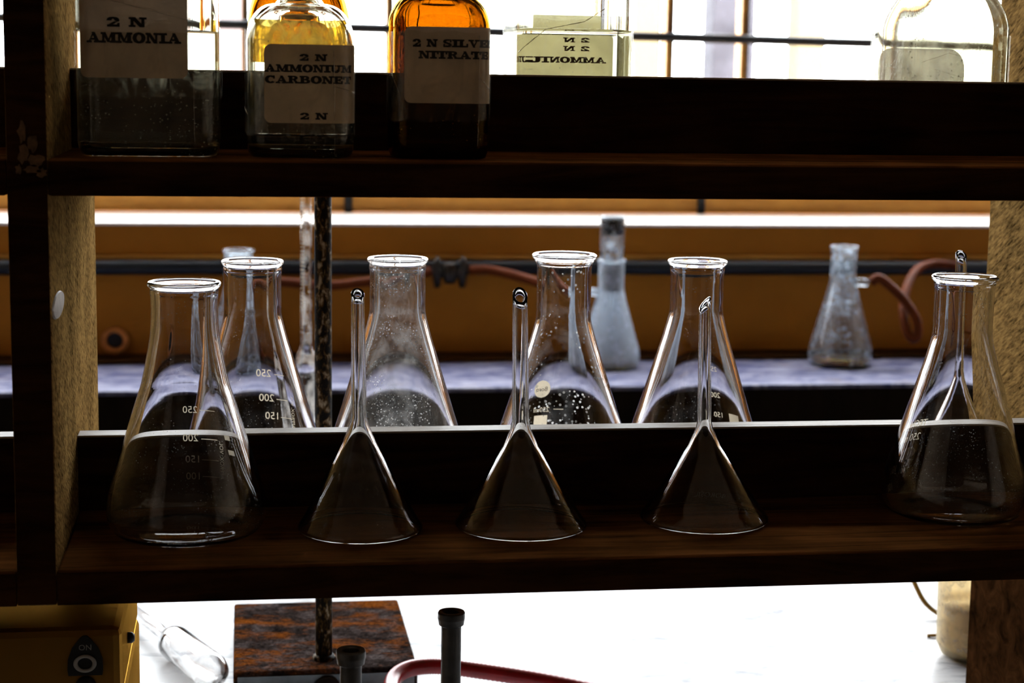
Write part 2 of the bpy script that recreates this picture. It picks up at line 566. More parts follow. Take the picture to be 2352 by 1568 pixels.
M['dust'] = dust_film('caked_dust')
M['paper'] = paper('yellowed_paper', (.82, .68, .53), .10)
M['paper_thin'] = paper('thin_stained_paper', (.62, .56, .34), .45)
M['ink'] = plain('black_ink', (.012, .009, .008), .7, 0, .2, .3, 200)
M['ink_red'] = plain('red_brown_ink', (.14, .03, .01), .7, 0, .2, .4, 200)
M['print'] = paper('cream_enamel_print', (.72, .62, .46), .45)
M['tape'] = clear_film('clear_adhesive_tape', (.97, .95, .88), .06, .25, .15, 70)
M['crease'] = clear_film('whitened_tape_crease', (.75, .72, .62), .35, .5, .15, 300)
def glazed_plastic(name, col, sheen, amount, rough):
    m, t, out = nt(name)
    f = noise_tex(t, objcoord(t), 60, 5)
    c = ramp(t, f, [(.3, tuple(x * .85 for x in col)), (.7, tuple(x * 1.15 for x in col))])
    d = t.nodes.new('ShaderNodeBsdfDiffuse'); t.links.new(c, d.inputs[0])
    g = t.nodes.new('ShaderNodeBsdfGlossy'); g.inputs[0].default_value = (*sheen, 1); g.inputs['Roughness'].default_value = rough
    x = t.nodes.new('ShaderNodeMixShader'); x.inputs[0].default_value = amount
    t.links.new(d.outputs[0], x.inputs[1]); t.links.new(g.outputs[0], x.inputs[2]); t.links.new(x.outputs[0], out.inputs[0])
    return m
M['plastic_box'] = glazed_plastic('yellowed_cream_plastic', (.14, .065, .012), (.80, .42, .07), .28, .32)
M['switch_black'] = plain('black_moulded_plastic', (.008, .008, .008), .4, 0, .4, .2, 100)
M['switch_white'] = plain('off_white_print', (.35, .33, .3), .5, 0, .3, .1, 100)
M['cork'] = plain('dark_rubber_stopper', (.045, .03, .012), .6, 0, .3, .3, 90)
M['beaker'] = glass('frosted_plastic', (.97, .9, .75), 1.4, .5, .2, 200, .1, (.9, .85, .75), .25)
M['milk'] = plain('cloudy_liquid', (.72, .62, .48), .2, 0, .5, .1, 30, 0)
M['wire'] = plain('mustard_wire', (.25, .13, .01), .45, 0, .4, .2, 60)
M['steel_face'] = plain('grey_galvanised_steel', (.16, .18, .19), .3, .6, .5, .4, 45, .3)
M['stopper'] = M['cork']

def rust_mat():
    m, t, out = nt('rusty_cast_iron')
    v = objcoord(t)
    f = noise_tex(t, v, 55, 8, .7, .5)
    f2 = noise_tex(t, objcoord(t, (.7, 1.3, 1)), 26, 6, .75, .3)
    c1 = ramp(t, f, [(.3, (.005, .004, .004)), (.5, (.035, .026, .024)), (.68, (.11, .088, .085))])
    mask = ramp(t, f2, [(.48, 0.0), (.62, .85)])
    mx = t.nodes.new('ShaderNodeMix'); mx.data_type = 'RGBA'
    t.links.new(mask, mx.inputs[0]); t.links.new(c1, mx.inputs[6]); mx.inputs[7].default_value = (.20, .055, .006, 1)
    fine = noise_tex(t, v, 330, 6, .75)
    sp = ramp(t, fine, [(.36, .25), (.5, 1.0), (.62, 1.3), (.70, 4.0)])
    mul = t.nodes.new('ShaderNodeMix'); mul.data_type = 'RGBA'; mul.blend_type = 'MULTIPLY'; mul.inputs[0].default_value = 1
    t.links.new(mx.outputs[2], mul.inputs[6]); t.links.new(sp, mul.inputs[7])
    principled(t, out, mul.outputs[2], .6, 0, .0, fine, .7, .003)
    return m
M['rust'] = rust_mat()

def rod_mat():
    m, t, out = nt('flaking_painted_rod')
    v = objcoord(t, (1, 1, .5))
    f = noise_tex(t, v, 260, 5, .6, .3)
    c = ramp(t, f, [(.48, (.006, .004, .003)), (.56, (.10, .055, .012)), (.66, (.42, .36, .26))])
    principled(t, out, c, .6, 0, .1, f, .6, .001)
    return m
M['rod'] = rod_mat()

# ------------------------------------------------------------------ the room
def structure(o, label=None):
    o['kind'] = 'structure'
    return o
FZ = -1.06; CZ = 2.0; X0, X1 = -2.0, 3.2; Y0 = -3.2; YW = 1.66; YO = 1.92
structure(box('floor', X0 - .1, X1 + .1, Y0 - .1, YO, FZ - .1, FZ, M['floor']))
structure(box('ceiling', X0 - .1, X1 + .1, Y0 - .1, YO, CZ, CZ + .1, M['room']))
structure(box('wall_left', X0 - .1, X0, Y0 - .1, YO, FZ, CZ, M['room']))
structure(box('wall_right', X1, X1 + .1, Y0 - .1, YO, FZ, CZ, M['room']))
structure(box('wall_front', X0, X1, Y0 - .1, Y0, FZ, CZ, M['panelling']))
WX0, WX1, WZ0, WZ1 = -1.05, 2.25, .0375, 1.25
bm = bmesh.new()
add_box(bm, X0, X1, YW, YO, FZ, WZ0)
add_box(bm, X0, WX0, YW, YO, WZ0, CZ)
add_box(bm, WX1, X1, YW, YO, WZ0, CZ)
add_box(bm, WX0, WX1, YW, YO, WZ1, CZ)
wb = structure(bm_obj('wall_back', bm, M['wall']))
structure(box('trim_1', WX0, WX1, YW - .004, YO - .06, WZ0, .0415, M['sill'], None, .0006))
structure(box('trim_2', X0, X1, YW - .007, YW - .0005, -.0095, -.0035, M['frame'], None, .001))
structure(box('ledge_shade_strip', X0 + .01, X1 - .01, 1.597, YW - .0005, -.1498, -.1445, M['ledge_shade'], None, .0015))  # dark strip added where the back of the ledge lies in shade
# window: timber frame, muntins, grille bar, added shade strips, panes
win = structure(empty('window_1', (0, 0, 0)))
YF = 1.862
box('bottom_rail', WX0, WX1, YF, YF + .045, .0415, .17, M['frame'], win, .002)
box('top_rail', WX0, WX1, YF, YF + .045, WZ1 - .07, WZ1, M['frame'], win, .002)
mx_list = [-1.05 + .03, -.40, .10, .317, .752, .872, 1.112, 1.60, 2.25 - .03]
for i, xx in enumerate(mx_list):
    w = .03 if i in (0, len(mx_list) - 1) else .0045
    box('muntin', xx - w, xx + w, YF + .004, YF + .038, .17, WZ1 - .07, M['frame'], win, .001)
for a, b in zip(mx_list[:-1], mx_list[1:]):
    bm = bmesh.new()
    add_box(bm, a + .006, b - .006, YF + .02, YF + .023, .172, WZ1 - .072)
    bm_obj('pane', bm, M['pane'], win)
for xx in (-.40, .2553, .8093, 1.60):
    box('casement_gap', xx - .006, xx + .006, YF - .006, YF - .0003, .0415, .165, M['iron'], win, .001)  # dark strips added for the shadowed gaps between casements
# rail of the security grille: one long bar, slightly out of level
cyl('grille_bar', (WX0, YF - .006, .3253 + .8 * .0108), (WX1, YF - .006,   .3253 - 2.5 * .0108), .0072, M['iron'], win, 12)
for xx in (.756, .876, 1.117, .321, -.396, .104, 1.604):
    cyl('muntin_shade_bar', (xx, YF - .0025, .165), (xx, YF - .0025, WZ1 - .02), .0022, M['iron'], win, 8)  # thin dark bars stand in for the shaded side of each muntin

# outside: pillars of the neighbouring veranda
M['pillar'] = plain('pale_limewash', (.26, .21, .21), .9, 0, .2, .06, 3, .1)
M['pillar_cream'] = plain('cream_limewash', (.30, .24, .14), .9, 0, .2, .06, 3, .1)
M['pillar_blue'] = plain('blue_grey_limewash', (.085, .083, .10), .9, 0, .2, .35, 9, .1)
def pillar(px, w, y, mat, label):
    t = empty('veranda_pillar', (px, y, FZ), label, 'pillar')
    box('plinth', -w * .65, w * .65, -w * .65, w * .65, 0, .5, mat, t, .01)
    box('shaft', -w / 2, w / 2, -w / 2, w / 2, .5, 3.6, mat, t, .01)
    box('capital', -w * .65, w * .65, -w * .65, w * .65, 3.6, 3.8, mat, t, .01)
    return t
pillar(1.745, .150, 5.2, M['pillar_blue'], 'blue-grey pillar outside, seen between the two close window bars')
pillar(.060, .085, 5.2, M['pillar'], 'pale pink pillar outside, seen between the AMMONIA and AMMONIUM CARBONET bottles')
pillar(2.02, .11, 5.2, M['pillar_cream'], 'pale cream pillar outside, seen just left of the dirty empty bottle')
pillar(1.45, .10, 5.2, M['pillar_cream'], 'pale cream pillar outside, just left of the two close window bars')
structure(box('ground', -8, 12, YO + .01, 14, FZ - .12, FZ - .001, M['floor']))
bpy.data.objects['ground'].name = 'floor_outside'

# ------------------------------------------------------------------ benches
bench = empty('laboratory_bench', (.4, .35, FZ), 'long laboratory bench with sunlit white stone top under the rack', 'bench')
BZ = -.19
def rel(o, root):
    o.location = -root.location
    return o
rel(box('worktop', -1.4, 2.4, -.22, .92, BZ - .03, BZ, M['bench'], bench, .003), bench)
rel(box('cupboard', -1.35, 2.35, -.16, .86, FZ, BZ - .03, M['cabinet'], bench), bench)
ledge = empty('window_bench', (.4, 1.5, FZ), 'stone-topped bench along the ochre wall below the window', 'bench')
rel(box('worktop', X0 + .01, X1 - .01, 1.385, YW - .002, -.156, -.15, M['ledge'], ledge, .0012), ledge)
rel(box('cupboard', X0 + .02, X1 - .02, 1.388, YW - .004, FZ, -.156, M['cabinet'], ledge), ledge)

# ------------------------------------------------------------------ the reagent rack
rack = empty('reagent_rack', (.3, .14, BZ), 'dark wooden two-tier reagent rack holding bottles, flasks and funnels', 'rack')
D = .285; H = .21; TH = .0185; YB0, YB1 = .1285, .1445; BH = .0445
XP = [(-.585, -.565), (-.02, 0.0), (.6133, .6333), (1.1985, 1.2185)]
for i, (a, b) in enumerate(XP):
    y0 = .215 if i == 1 else 0
    bm = bmesh.new()
    add_box(bm, a, b, 0, D, -TH, .44, .0015)
    o = rel(bm_obj('divider', bm, M['rack_panel'], rack), rack)
    rel(box('edge_shade_strip', a + .0004, b - .0004, -.0012, 0.0004, -TH + .001, .438, M['rack_x'], rack, .0003), rack)  # thin dark strip: backlit shade of the divider edge put into colour
    rel(box('foot', a, b, y0 + .002, D - .002, BZ, -TH, M['rack_x'], rack, .0008), rack)
for i in range(3):
    a, b = XP[i][1], XP[i + 1][0]
    for z in (0, H):
        rel(box('shelf', a, b, 0, D, z - TH, z, M['shelf'], rack, .0016), rack)
        rel(box('front_shade_strip', a + .0002, b - .0002, -.0012, .0002, z - TH + .0005, z - .0012, M['rack_x'], rack, .0003), rack)  # darker than the shelf: shade of its backlit front painted on
        rel(box('centre_board', a, b, YB0, YB1, z, z + BH - .0012, M['rack_x'], rack, .0006), rack)
        rel(box('worn_top_edge', a, b, YB0 + .0002, YB1 - .0002, z + BH - .0012, z + BH, M['rail_cap'], rack, .0004), rack)
# flaked paint on the front edge of the near divider, round wooden plug in its side
def flake(cx, cz, rw, rh, seed):
    rnd = random.Random(seed)
    n = 14
    bm = bmesh.new()
    vs = []
    for k in range(n):
        a = 2 * PI * k / n
        q = rnd.uniform(.55, 1.1)
        vs.append((cx + rw * q * math.cos(a), cz + rh * q * math.sin(a)))
    f = [bm.verts.new((x, -.0018, z)) for x, z in vs]
    g = [bm.verts.new((x, -.0011, z)) for x, z in vs]
    bm.faces.new(f); bm.faces.new(list(reversed(g)))
    for k in range(n):
        bm.faces.new((f[k], g[k], g[(k + 1) % n], f[(k + 1) % n]))
    return bm
for k, (cx, cz, rw, rh) in enumerate([(-.012, .2235, .0025, .006), (-.0065, .2175, .003, .006), (-.0115, .212, .003, .005),
                                       (-.0055, .2095, .0045, .0035), (-.0075, .2045, .0055, .0025), (-.003, .203, .003, .003), (-.014, .2045, .0018, .003)]):
    rel(bm_obj('paint_flake', flake(cx, cz, rw, rh, k + 3), M['chip'], rack), rack)
bm = lathe_bm([(0, 0), (.0062, 0), (.0066, .0006), (.0062, .0014), (0, .0016)], 32)
bmesh.ops.rotate(bm, verts=bm.verts, cent=(0, 0, 0), matrix=Matrix.Rotation(PI / 2, 3, 'Y'))
bmesh.ops.scale(bm, verts=bm.verts, vec=(1, 4.4, 1))
o = bm_obj('wooden_plug', bm, plain('pale_wood_plug', (.22, .15, .09), .5, 0, .4, .3, 120), rack)
rel(o, rack); o.location = o.location + Vector((-.0004, .032, .133))

# ------------------------------------------------------------------ bottles
def outline(w, n, seg=720):
    pts = []
    for k in range(seg):
        a = -PI / 2 + 2 * PI * k / seg
        c, s = math.cos(a), math.sin(a)
        q = (abs(c) ** n + abs(s) ** n) ** (-1 / n)
        pts.append((w * q * c, w * q * s))
    cum = [0]
    for k in range(seg):
        p, q = pts[k], pts[(k + 1) % seg]
        cum.append(cum[-1] + math.hypot(q[0] - p[0], q[1] - p[1]))
    return pts, cum
def square_surface(w, n, eps=.0003, start=0.0):
    """u runs along the outline from the middle of the front face to the right"""
    pts, cum = outline(w, n)
    tot = cum[-1]; seg = len(pts)
    if start is None: start = tot / 2
    import bisect
    def surf(u, v):
        s = (u + start) % tot
        k = min(seg - 1, max(0, bisect.bisect_right(cum, s) - 1))
        p, q = pts[k], pts[(k + 1) % seg]
        t = (s - cum[k]) / max(1e-9, cum[k + 1] - cum[k])
        dx, dy = q[0] - p[0], q[1] - p[1]
        l = math.hypot(dx, dy)
        return (p[0] + dx * t + eps * dy / l, p[1] + dy * t - eps * dx / l, v)
    return surf

def label_mesh(name, u0, u1, v0, v1, rad, surf, mat, parent):
    nu, nv = 40, 14
    vs, fs = [], []
    rows = []
    m = 6
    for k in range(m + 1):
        a = PI / 2 * k / m
        rows.append((v0 + rad * (1 - math.cos(a)), rad * (1 - math.sin(a))))
    for k in range(1, nv):
        rows.append((v0 + rad + (v1 - v0 - 2 * rad) * k / nv, 0))
    for k in range(m, -1, -1):
        a = PI / 2 * k / m
        rows.append((v1 - rad * (1 - math.cos(a)), rad * (1 - math.sin(a))))
    for v, ins in rows:
        for j in range(nu + 1):
            vs.append(surf(u0 + ins + (u1 - u0 - 2 * ins) * j / nu, v))
    for i in range(len(rows) - 1):
        for j in range(nu):
            a = i * (nu + 1) + j
            fs.append((a, a + 1, a + nu + 2, a + nu + 1))
    me = bpy.data.meshes.new(name)
    me.from_pydata(vs, [], fs)
    return link(name, me, mat, parent, True)

def bottle(loc, w, hs, n, mat, label, rz=0, level=None, liquid=None, neck=.013, hn=.03, wall=.0028, shoulder=.02, stop=True, rim=.0035, mat_stop=None, group='reagent bottles on the upper shelf'):
    """square-section bottle: half width w, body height hs to the start of the shoulder"""
    t = empty('reagent_bottle', loc, label, 'bottle', group, rz)
    zs = hs + shoulder
    pr = [(0.0, .0032), (w * .5, .0026), (w * .80, .0012), (w * .88, .0001), (w * .95, .0008), (w * .985, .0035), (w, .008), (w, .0105), (w, hs * .35), (w, hs * .7), (w, hs - .006), (w, hs - .002), (w, hs)]
    for k in range(1, 11):
        a = PI / 2 * k / 10
        pr.append((neck + .002 + (w - neck - .002) * math.cos(a) ** .9, hs + shoulder * math.sin(a)))
    pr += [(neck, zs + .003), (neck, zs + hn * .5), (neck, zs + hn - .005)]
    def sq(z):
        if z <= hs: return n
        s = min(1, (z - hs) / shoulder)
        return 2 + (n - 2) * (1 - s) ** 1.3
    lip = [(neck + rim, zs + hn - .004), (neck + rim + .0008, zs + hn - .001), (neck + rim, zs + hn + .001), (neck, zs + hn + .002), (neck - wall * .6, zs + hn + .001)]
    inner = [(r, z) for r, z in offset_profile(pr, wall)]
    inner = [(neck - wall, zs + .003) if z > zs + .002 and r < neck else (r, z) for r, z in inner]
    ins = []
    for r, z in pr[6:]:
        ins.append((max(neck - wall, r - wall), z if z < hs else hs + (z - hs) * ((shoulder - wall) / shoulder) if z < zs + .001 else z))
    ins = [(0, .0055), (w * .6, .0052), (w * .86, .0045 + .001), (w * .93 - wall * .3, .008), (w - wall - .0004, .0100)] + [(w - wall, .0120), (w - wall, .014)] + ins[2:]
    bm = lathe_bm(pr + lip + list(reversed(ins)), 144, False, sq)
    body = bm_obj('glass_body', bm, mat, t, True)
    if level:
        lw = w - wall + .00025
        lp = [(0, .0053), (w * .6, .0050), (w * .86, .0053), (w * .93 - wall * .3 + .0002, .0079)]
        lp = [(r, z) for r, z in lp] + [(lw, .011), (lw, .0125), (lw, level * .6), (lw, level - .0022), (lw, level - .0010), (lw - .0004, level - .0003), (lw - .0014, level), (lw - .003, level), (0, level)]
        bm_obj('liquid', lathe_bm(lp, 88, False, lambda z: n), liquid or M['liquid'], t, True)
    if stop:
        z = zs + hn
        sp = [(0, z - .02), (neck - wall - .0022, z - .02), (neck - wall - .0008, z + .002), (neck + .001, z + .006), (neck + .004, z + .012), (neck + .003, z + .018), (0, z + .02)]
        bm_obj('stopper', lathe_bm(sp, 40), mat_stop or mat, t, True)
    return t

SHZ = H
# 1: ammonia
b1 = bottle((.0478, .0575, SHZ), .0363, .098, 7, M['bottle'], 'large clear bottle labelled AMMONIA, leftmost on the upper shelf', level=.0645, wall=.003, shoulder=.024, neck=.017)
s = square_surface(.0363, 7)
label_mesh('paper_label', -.0338, .0205, .0400, .0835, .004, s, M['paper'], b1)
s2 = square_surface(.0363, 7, .0005)
for txt, uc, v, h, wd in [('2 N', -.0098, .0655, .0046, .0195), ('AMMONIA', -.0062, .0575, .0050, .0465)]:
    q, L_ = slab_text(txt, h, wd)
    map_quads('lettering', [[(a + uc - L_ / 2, b + v) for a, b in k] for k in q], s2, M['ink'], b1)
# 2: ammonium carbonate
b2 = bottle((.1256, .0480, SHZ), .0279, .060, 4.6, M['bottle'], 'clear bottle labelled AMMONIUM CARBONET, second on the upper shelf', level=.0125, wall=.0026, shoulder=.0195, neck=.0108, hn=.03)
s = square_surface(.0279, 4.6)
label_mesh('paper_label', -.0190, .0420, .0182, .0582, .0035, s, M['paper'], b2)
s2 = square_surface(.0279, 4.6, .0005)
for txt, uc, v, h, wd in [('2 N', .0060, .0500, .0033, .0140), ('AMMONIUM', .0040, .0442, .0037, .0455), ('CARBONET', .0040, .0385, .0037, .0450), ('2 N', .0062, .0202, .0033, .0140)]:
    q, L_ = slab_text(txt, h, wd)
    map_quads('lettering', [[(a + uc - L_ / 2, b + v) for a, b in k] for k in q], s2, M['ink'], b2)
bm_obj('dried_residue', lathe_bm([(.0252, .049), (.0252, .058), (.0250, .061), (.0240, .066), (.0222, .070)], 60, False, lambda z: 4.6 if z < .0605 else 4.0), M['resid'], b2, True)
# 3: silver nitrate (amber)
b3 = bottle((.1988, .0480, SHZ), .0258, .070, 5, M['amber'], 'amber glass bottle labelled SILVER NITRATE, third on the upper shelf', wall=.0024, shoulder=.016, neck=.011)
s = square_surface(.0258, 5)
label_mesh('paper_label', -.0202, .040, .0292, .0684, .0035, s, M['paper'], b3)
s2 = square_surface(.0258, 5, .0005)
for txt, u0, v, h, wd in [('2 N SILVER', -.0160, .0582, .0038, .0455), ('NITRATE', -.0128, .0522, .0038, .0375)]:
    q, L_ = slab_text(txt, h, wd)
    map_quads('lettering', [[(a + u0, b + v) for a, b in k] for k in q], s2, M['ink'], b3)
# 4: clear bottle behind the board, label facing the window
b4 = bottle((.2978, .2150, SHZ), .0368, .094, 7, M['bottle'], 'clear bottle behind the board with its label facing the window', level=.0728, wall=.003, shoulder=.022, neck=.017)
s = square_surface(.0368, 7, .0006, None)
label_mesh('paper_label', -.0330, .0330, .030, .0700, .003, s, M['paper_thin'], b4)
label_mesh('paper_scrap', -.0290, .0200, .0730, .0830, .001, s, M['paper_thin'], b4)
s2 = square_surface(.0368, 7, .0003, None)
for txt, uc, v, h, wd in [('2 N', -.0095, .0655, .0028, .017), ('2 N', -.0095, .0600, .0030, .017), ('AMMONIUM', -.001, .0525, .0036, .055)]:
    q, L_ = slab_text(txt, h, wd)
    map_quads('lettering', [[(a + uc - L_ / 2, b + v) for a, b in k] for k in q], s2, M['ink_red'], b4)
# 5: dirty empty bottle
b5 = bottle((.5435, .2150, SHZ), .0350, .078, 5.5, M['bottle_dirty'], 'dirty empty bottle with wrinkled tape at the right end of the upper shelf', rz=.28, wall=.0032, shoulder=.030, neck=.015)
_s5 = square_surface(.0350, 5.5, .0004, None)
label_mesh('dust_stain', -.0460, .0260, .0330, .0655, .014, _s5, M['dust'], b5)
# 6: amber bottle half hidden
b6 = bottle((.1300, .2150, SHZ), .0312, .066, 5, M['amber'], 'dark amber bottle hidden behind the ammonium carbonet bottle', wall=.003, shoulder=.034, neck=.015, level=.02)

# clear tape wound round the bottles, with creases
def tape(parent, w, n, v0, v1, creases, eps=.0009, mat=None, jit=.00018):
    s = square_surface(w, n, eps)
    tot = outline(w, n)[1][-1]
    nu = 160
    vs, fs = [], []
    for i, v in enumerate((v0, v0 + (v1 - v0) * .33, v0 + (v1 - v0) * .67, v1)):
        for j in range(nu):
            u = tot * j / nu
            vs.append(s(u, v + (.0006 * math.sin(j * .4) if i in (0, 3) else 0)))
    for i in range(3):
        for j in range(nu):
            a = i * nu + j; b = i * nu + (j + 1) % nu
            fs.append((a, b, b + nu, a + nu))
    me = bpy.data.meshes.new('clear_tape')
    me.from_pydata(vs, [], fs)
    tp = link('clear_tape', me, mat or M['tape'], parent, True)
    s2 = square_surface(w, n, eps + .0004)
    for pts, r in creases:
        path = []
        for (ua, va), (ub, vb) in zip(pts[:-1], pts[1:]):
            for k in range(14):
                q = k / 14
                path.append(s2(ua + (ub - ua) * q + random.uniform(-jit, jit), va + (vb - va) * q))
        bm_obj('tape_crease', tube_bm(path, [r * random.uniform(.35, 1) for _ in path], 5), M['crease'], tp, True)
tape(b1, .0363, 7, .030, .0635, [([(.0235, .0005), (.0232, .058)], .00018), ([(-.03, .0815), (.034, .066)], .0001), ([(.022, .060), (.036, .05)], .00012)])
tape(b2, .0279, 4.6, .012, .0655, [([(.0168, .002), (.0165, .018)], .0002), ([(.0165, .02), (.0168, .038), (.0162, .057)], .00024), ([(.017, .037), (.032, .033)], .00018), ([(-.036, .026), (-.028, .022), (-.02, .020)], .0002)])
tape(b3, .0258, 5, .02, .066, [([(.0182, .006), (.0186, .03), (.0184, .067)], .0002), ([(-.030, .047), (-.024, .038), (-.021, .03)], .0002), ([(.0195, .042), (.0265, .035)], .00018)])
tape(b5, .0350, 5.5, .03, .0735, [([(-.036, .056), (-.02, .062), (-.002, .058), (.02, .052), (.034, .052), (.05, .054)], .00013), ([(-.03, .052), (-.01, .047), (.0, .05)], .00013), ([(-.012, .061), (.0, .075)], .00025)], jit=.00006)
tape(b4, .0368, 7, .036, .078, [([(-.036, .058), (-.02, .072), (.004, .077), (.018, .086)], .0004)])

# ------------------------------------------------------------------ conical flasks
def flask_profile(hh, R, rn, rr, zc, neckz, sharp=1.0):
    """outside of an Erlenmeyer, bottom to top"""
    k = (R - rn) / 1.0
    zw = .0125 * hh / .14
    cone_top_z = neckz - .006 / sharp
    slope_r = lambda z: rn + (R * .985 - rn) * (neckz - z) / (neckz - (zw + .010))
    pts = [(R * .80, 0.0003), (R * .90, .0022), (R * .965, .006), (R, zw), (slope_r(zw + .012), zw + .012)]
    for s in (.25, .5, .75, .9):
        z = zw + .012 + (cone_top_z - zw - .012) * s
        pts.append((slope_r(z), z))
    pts += ([(rn + .0006, neckz), (rn, neckz + .006), (rn, neckz + .014)] if sharp >= 1 else [(rn + .0016, neckz + .0015), (rn + .0004, neckz + .010), (rn, neckz + .018)]) + [(rn, hh - .010), (rn + .0004, hh - .0065), (rr - .0014, hh - .0037)]
    return catmull(pts, 6)

def flask(loc, hh, R, rn, rr, mat, label, neckz=None, sharp=1.0, wall=.0024, name='conical_flask', cat='flask', group='conical flasks on the lower shelf', far=False):
    t = empty(name, loc, label, cat, group)
    neckz = neckz or hh * .735
    pr = flask_profile(hh, R, rn, rr, 0, neckz, sharp)
    inn = offset_profile(pr, wall)
    inn = [(r, z) for r, z in inn if wall * 1.6 < z < hh - .0045]
    lip = [(rr - .0014 + .0015 * math.cos(a), hh - .0015 + .0015 * math.sin(a)) for a in [math.radians(-50 + 24 * k) for k in range(11)]]
    prof = [(0, .0026), (R * .4, .0022), (R * .66, .0009)] + pr + lip + list(reversed(inn)) + [(R * .66, wall + .0012), (R * .4, wall + .0024), (0, wall + .0028)]
    bm = lathe_bm(prof, 56 if far else 88)
    bm_obj('glass_body', bm, mat, t, True)
    return t, pr

F = {}
f1, pr1 = flask((.0635, .0735, 0), .1405, .0438, .0182, .0199, M['flask'], 'largest conical flask at the front left with mirrored 200, 150 and 100 marks', sharp=.55, wall=.0025)
fr, prr = flask((.5130, .0800, 0), .1425, .0425, .0172, .0193, M['flask'], 'conical flask at the front right end with an oval white patch', wall=.0025)
f2, pr2 = flask((.1012, .2120, 0), .1380, .0425, .0178, .0193, M['flask'], 'conical flask behind the board nearest the rusty rod, marked 250, 200 and 150')
f3, pr3 = flask((.1918, .2120, 0), .1395, .0425, .0176, .0192, M['flask_dusty'], 'dusty conical flask behind the leftmost funnel')
f4, pr4 = flask((.2985, .2120, 0), .1420, .0425, .0175, .0207, M['flask_blotchy'], 'conical flask with a cream disc mark and white blotches, behind the middle funnel', neckz=.098)
f5, pr5 = flask((.3858, .2120, 0), .1382, .0425, .0172, .0192, M['flask'], 'conical flask directly behind the rightmost funnel')

def mk(parent, pr, th, items, name='printed_scale'):
    print_mesh(name, items, rev_surface(pr, th), M['print'], parent)
# flask 1, marks on the far side
mk(f1, pr1, PI / 2, [('t', '250', -.0060, .0620, .0042, 0), ('r', -.0175, .0636, -.0075, .0640),
                     ('t', '200', -.0062, .0445, .0044, 0), ('r', -.0185, .0458, -.0080, .0463),
                     ('t', '150', -.0064, .0312, .0044, 0), ('r', -.0190, .0328, -.0082, .0332),
                     ('t', '100', -.0066, .0205, .0044, 0), ('r', -.0195, .0222, -.0084, .0226),
                     ('t', 'APPROX. VOL.', -.0200, .0215, .0026, PI / 2)])
mk(f1, pr1, PI / 2 - .75, [('r', -.002, .047, .0025, .0500), ('r', -.003, .038, .002, .041)], 'printed_patch')
mk(f2, pr2, PI / 2, [('t', '250', -.0125, .0595, .0050, 0), ('r', -.0235, .0612, -.0150, .0616),
                     ('t', '200', -.0145, .0425, .0050, 0), ('r', -.0255, .0440, -.0165, .0444),
                     ('t', '150', -.0175, .0300, .0050, 0), ('r', -.0290, .0315, -.0195, .0319),
                     ('t', 'APPROX. VOL.', -.0290, .0250, .0026, PI / 2)])
mk(f3, pr3, PI / 2 + .75, [('t', 'B', -.002, .046, .005, 0), ('r', -.006, .026, .004, .036)], 'printed_patch')
mk(f4, pr4, PI / 2, [('e', .0085, .0490, .0062, .0062)], 'printed_disc')
_s = rev_surface(pr4, PI / 2, .00005)
print_mesh('disc_lettering', [('t', 'Boro', .0045, .0475, .0030, 0)], _s, M['ink'], f4)
mk(f4, pr4, PI / 2, [('t', '250ml', .0020, .0325, .0034, 0), ('r', -.0080, .0340, -.0010, .0344), ('r', .0030, .0225, .0130, .0300)])
mk(f5, pr5, PI / 2 - .75, [('t', '250', -.002, .0615, .0034, 0), ('t', '200', -.002, .0430, .0036, 0), ('t', '150', -.002, .0290, .0036, 0), ('r', -.018, .024, -.008, .033)])
mk(fr, prr, PI / 2 + .50, [('t', 'TECHNO', -.0100, .0475, .0042, 0), ('t', '250 ml', -.0075, .0385, .0046, 0), ('e', .0000, .0300, .0075, .0042),
                           ('t', '3.001', -.0060, .0170, .0036, 0),
                           ('t', '150', .0090, .0190, .0048, 0), ('t', '100', .0130, .0080, .0050, 0), ('r', .0190, .0230, .0230, .0235)])

# ------------------------------------------------------------------ funnels standing upside down
def funnel(loc, R, zc, zt, rs, label, cut_dir, cut_len, lean=(0, 0)):
    t = empty('glass_funnel', loc, label, 'funnel', 'upturned funnels on the lower shelf')
    wall = .0016
    outer = [(R - .0006, .0), (R + .0002, .0012), (R - .0004, .003)]
    for k in range(1, 10):
        s = k / 10
        outer.append((R - .0012 - (R - .0012 - rs - .0025) * s, .003 + (zc - .006 - .003) * s))
    outer += [(rs + .0012, zc - .001), (rs + .0003, zc + .004)]
    n0 = len(outer)
    for k in range(1, 17):
        outer.append((rs + (.0002 - .0006 * k / 16), zc + .004 + (zt - .0004 - zc - .004) * k / 16))
    inner = offset_profile(outer, wall)
    inner[0] = (R - .0018, .0004)
    inner = [(min(r, o[0] - .0009), z) for (r, z), o in zip(inner, outer)]
    for k in range(n0, len(inner)):
        inner[k] = (outer[k][0] - .0014, outer[k][1])
    ro = outer[-1][0]
    lip = [(ro - .0002, zt - .0001), (ro - .0007, zt), (ro - .0012, zt - .0001)]
    bm = lathe_bm(outer + lip + list(reversed(inner)), 72, True)
    bmesh.ops.translate(bm, verts=bm.verts, vec=(0, 0, .0004))
    c = Vector((math.cos(cut_dir), math.sin(cut_dir)))
    z0 = zt - .035
    for v in bm.verts:
        if v.co.z > z0:
            d = (v.co.x * c.x + v.co.y * c.y) / rs      # -1..1
            v.co.z = z0 + (v.co.z - z0) * (1 - cut_len * .5 * (1 - d) / (zt - z0))
        v.co.x += lean[0] * v.co.z; v.co.y += lean[1] * v.co.z
    bm_obj('glass_body', bm, M['funnel'], t, True)
    return t, outer
fa, _ = funnel((.1597, .0715, 0), .0350, .061, .1365, .0041, 'upturned glass funnel, leftmost, beside the large front flask', PI / 2, .006, (-.014, 0))
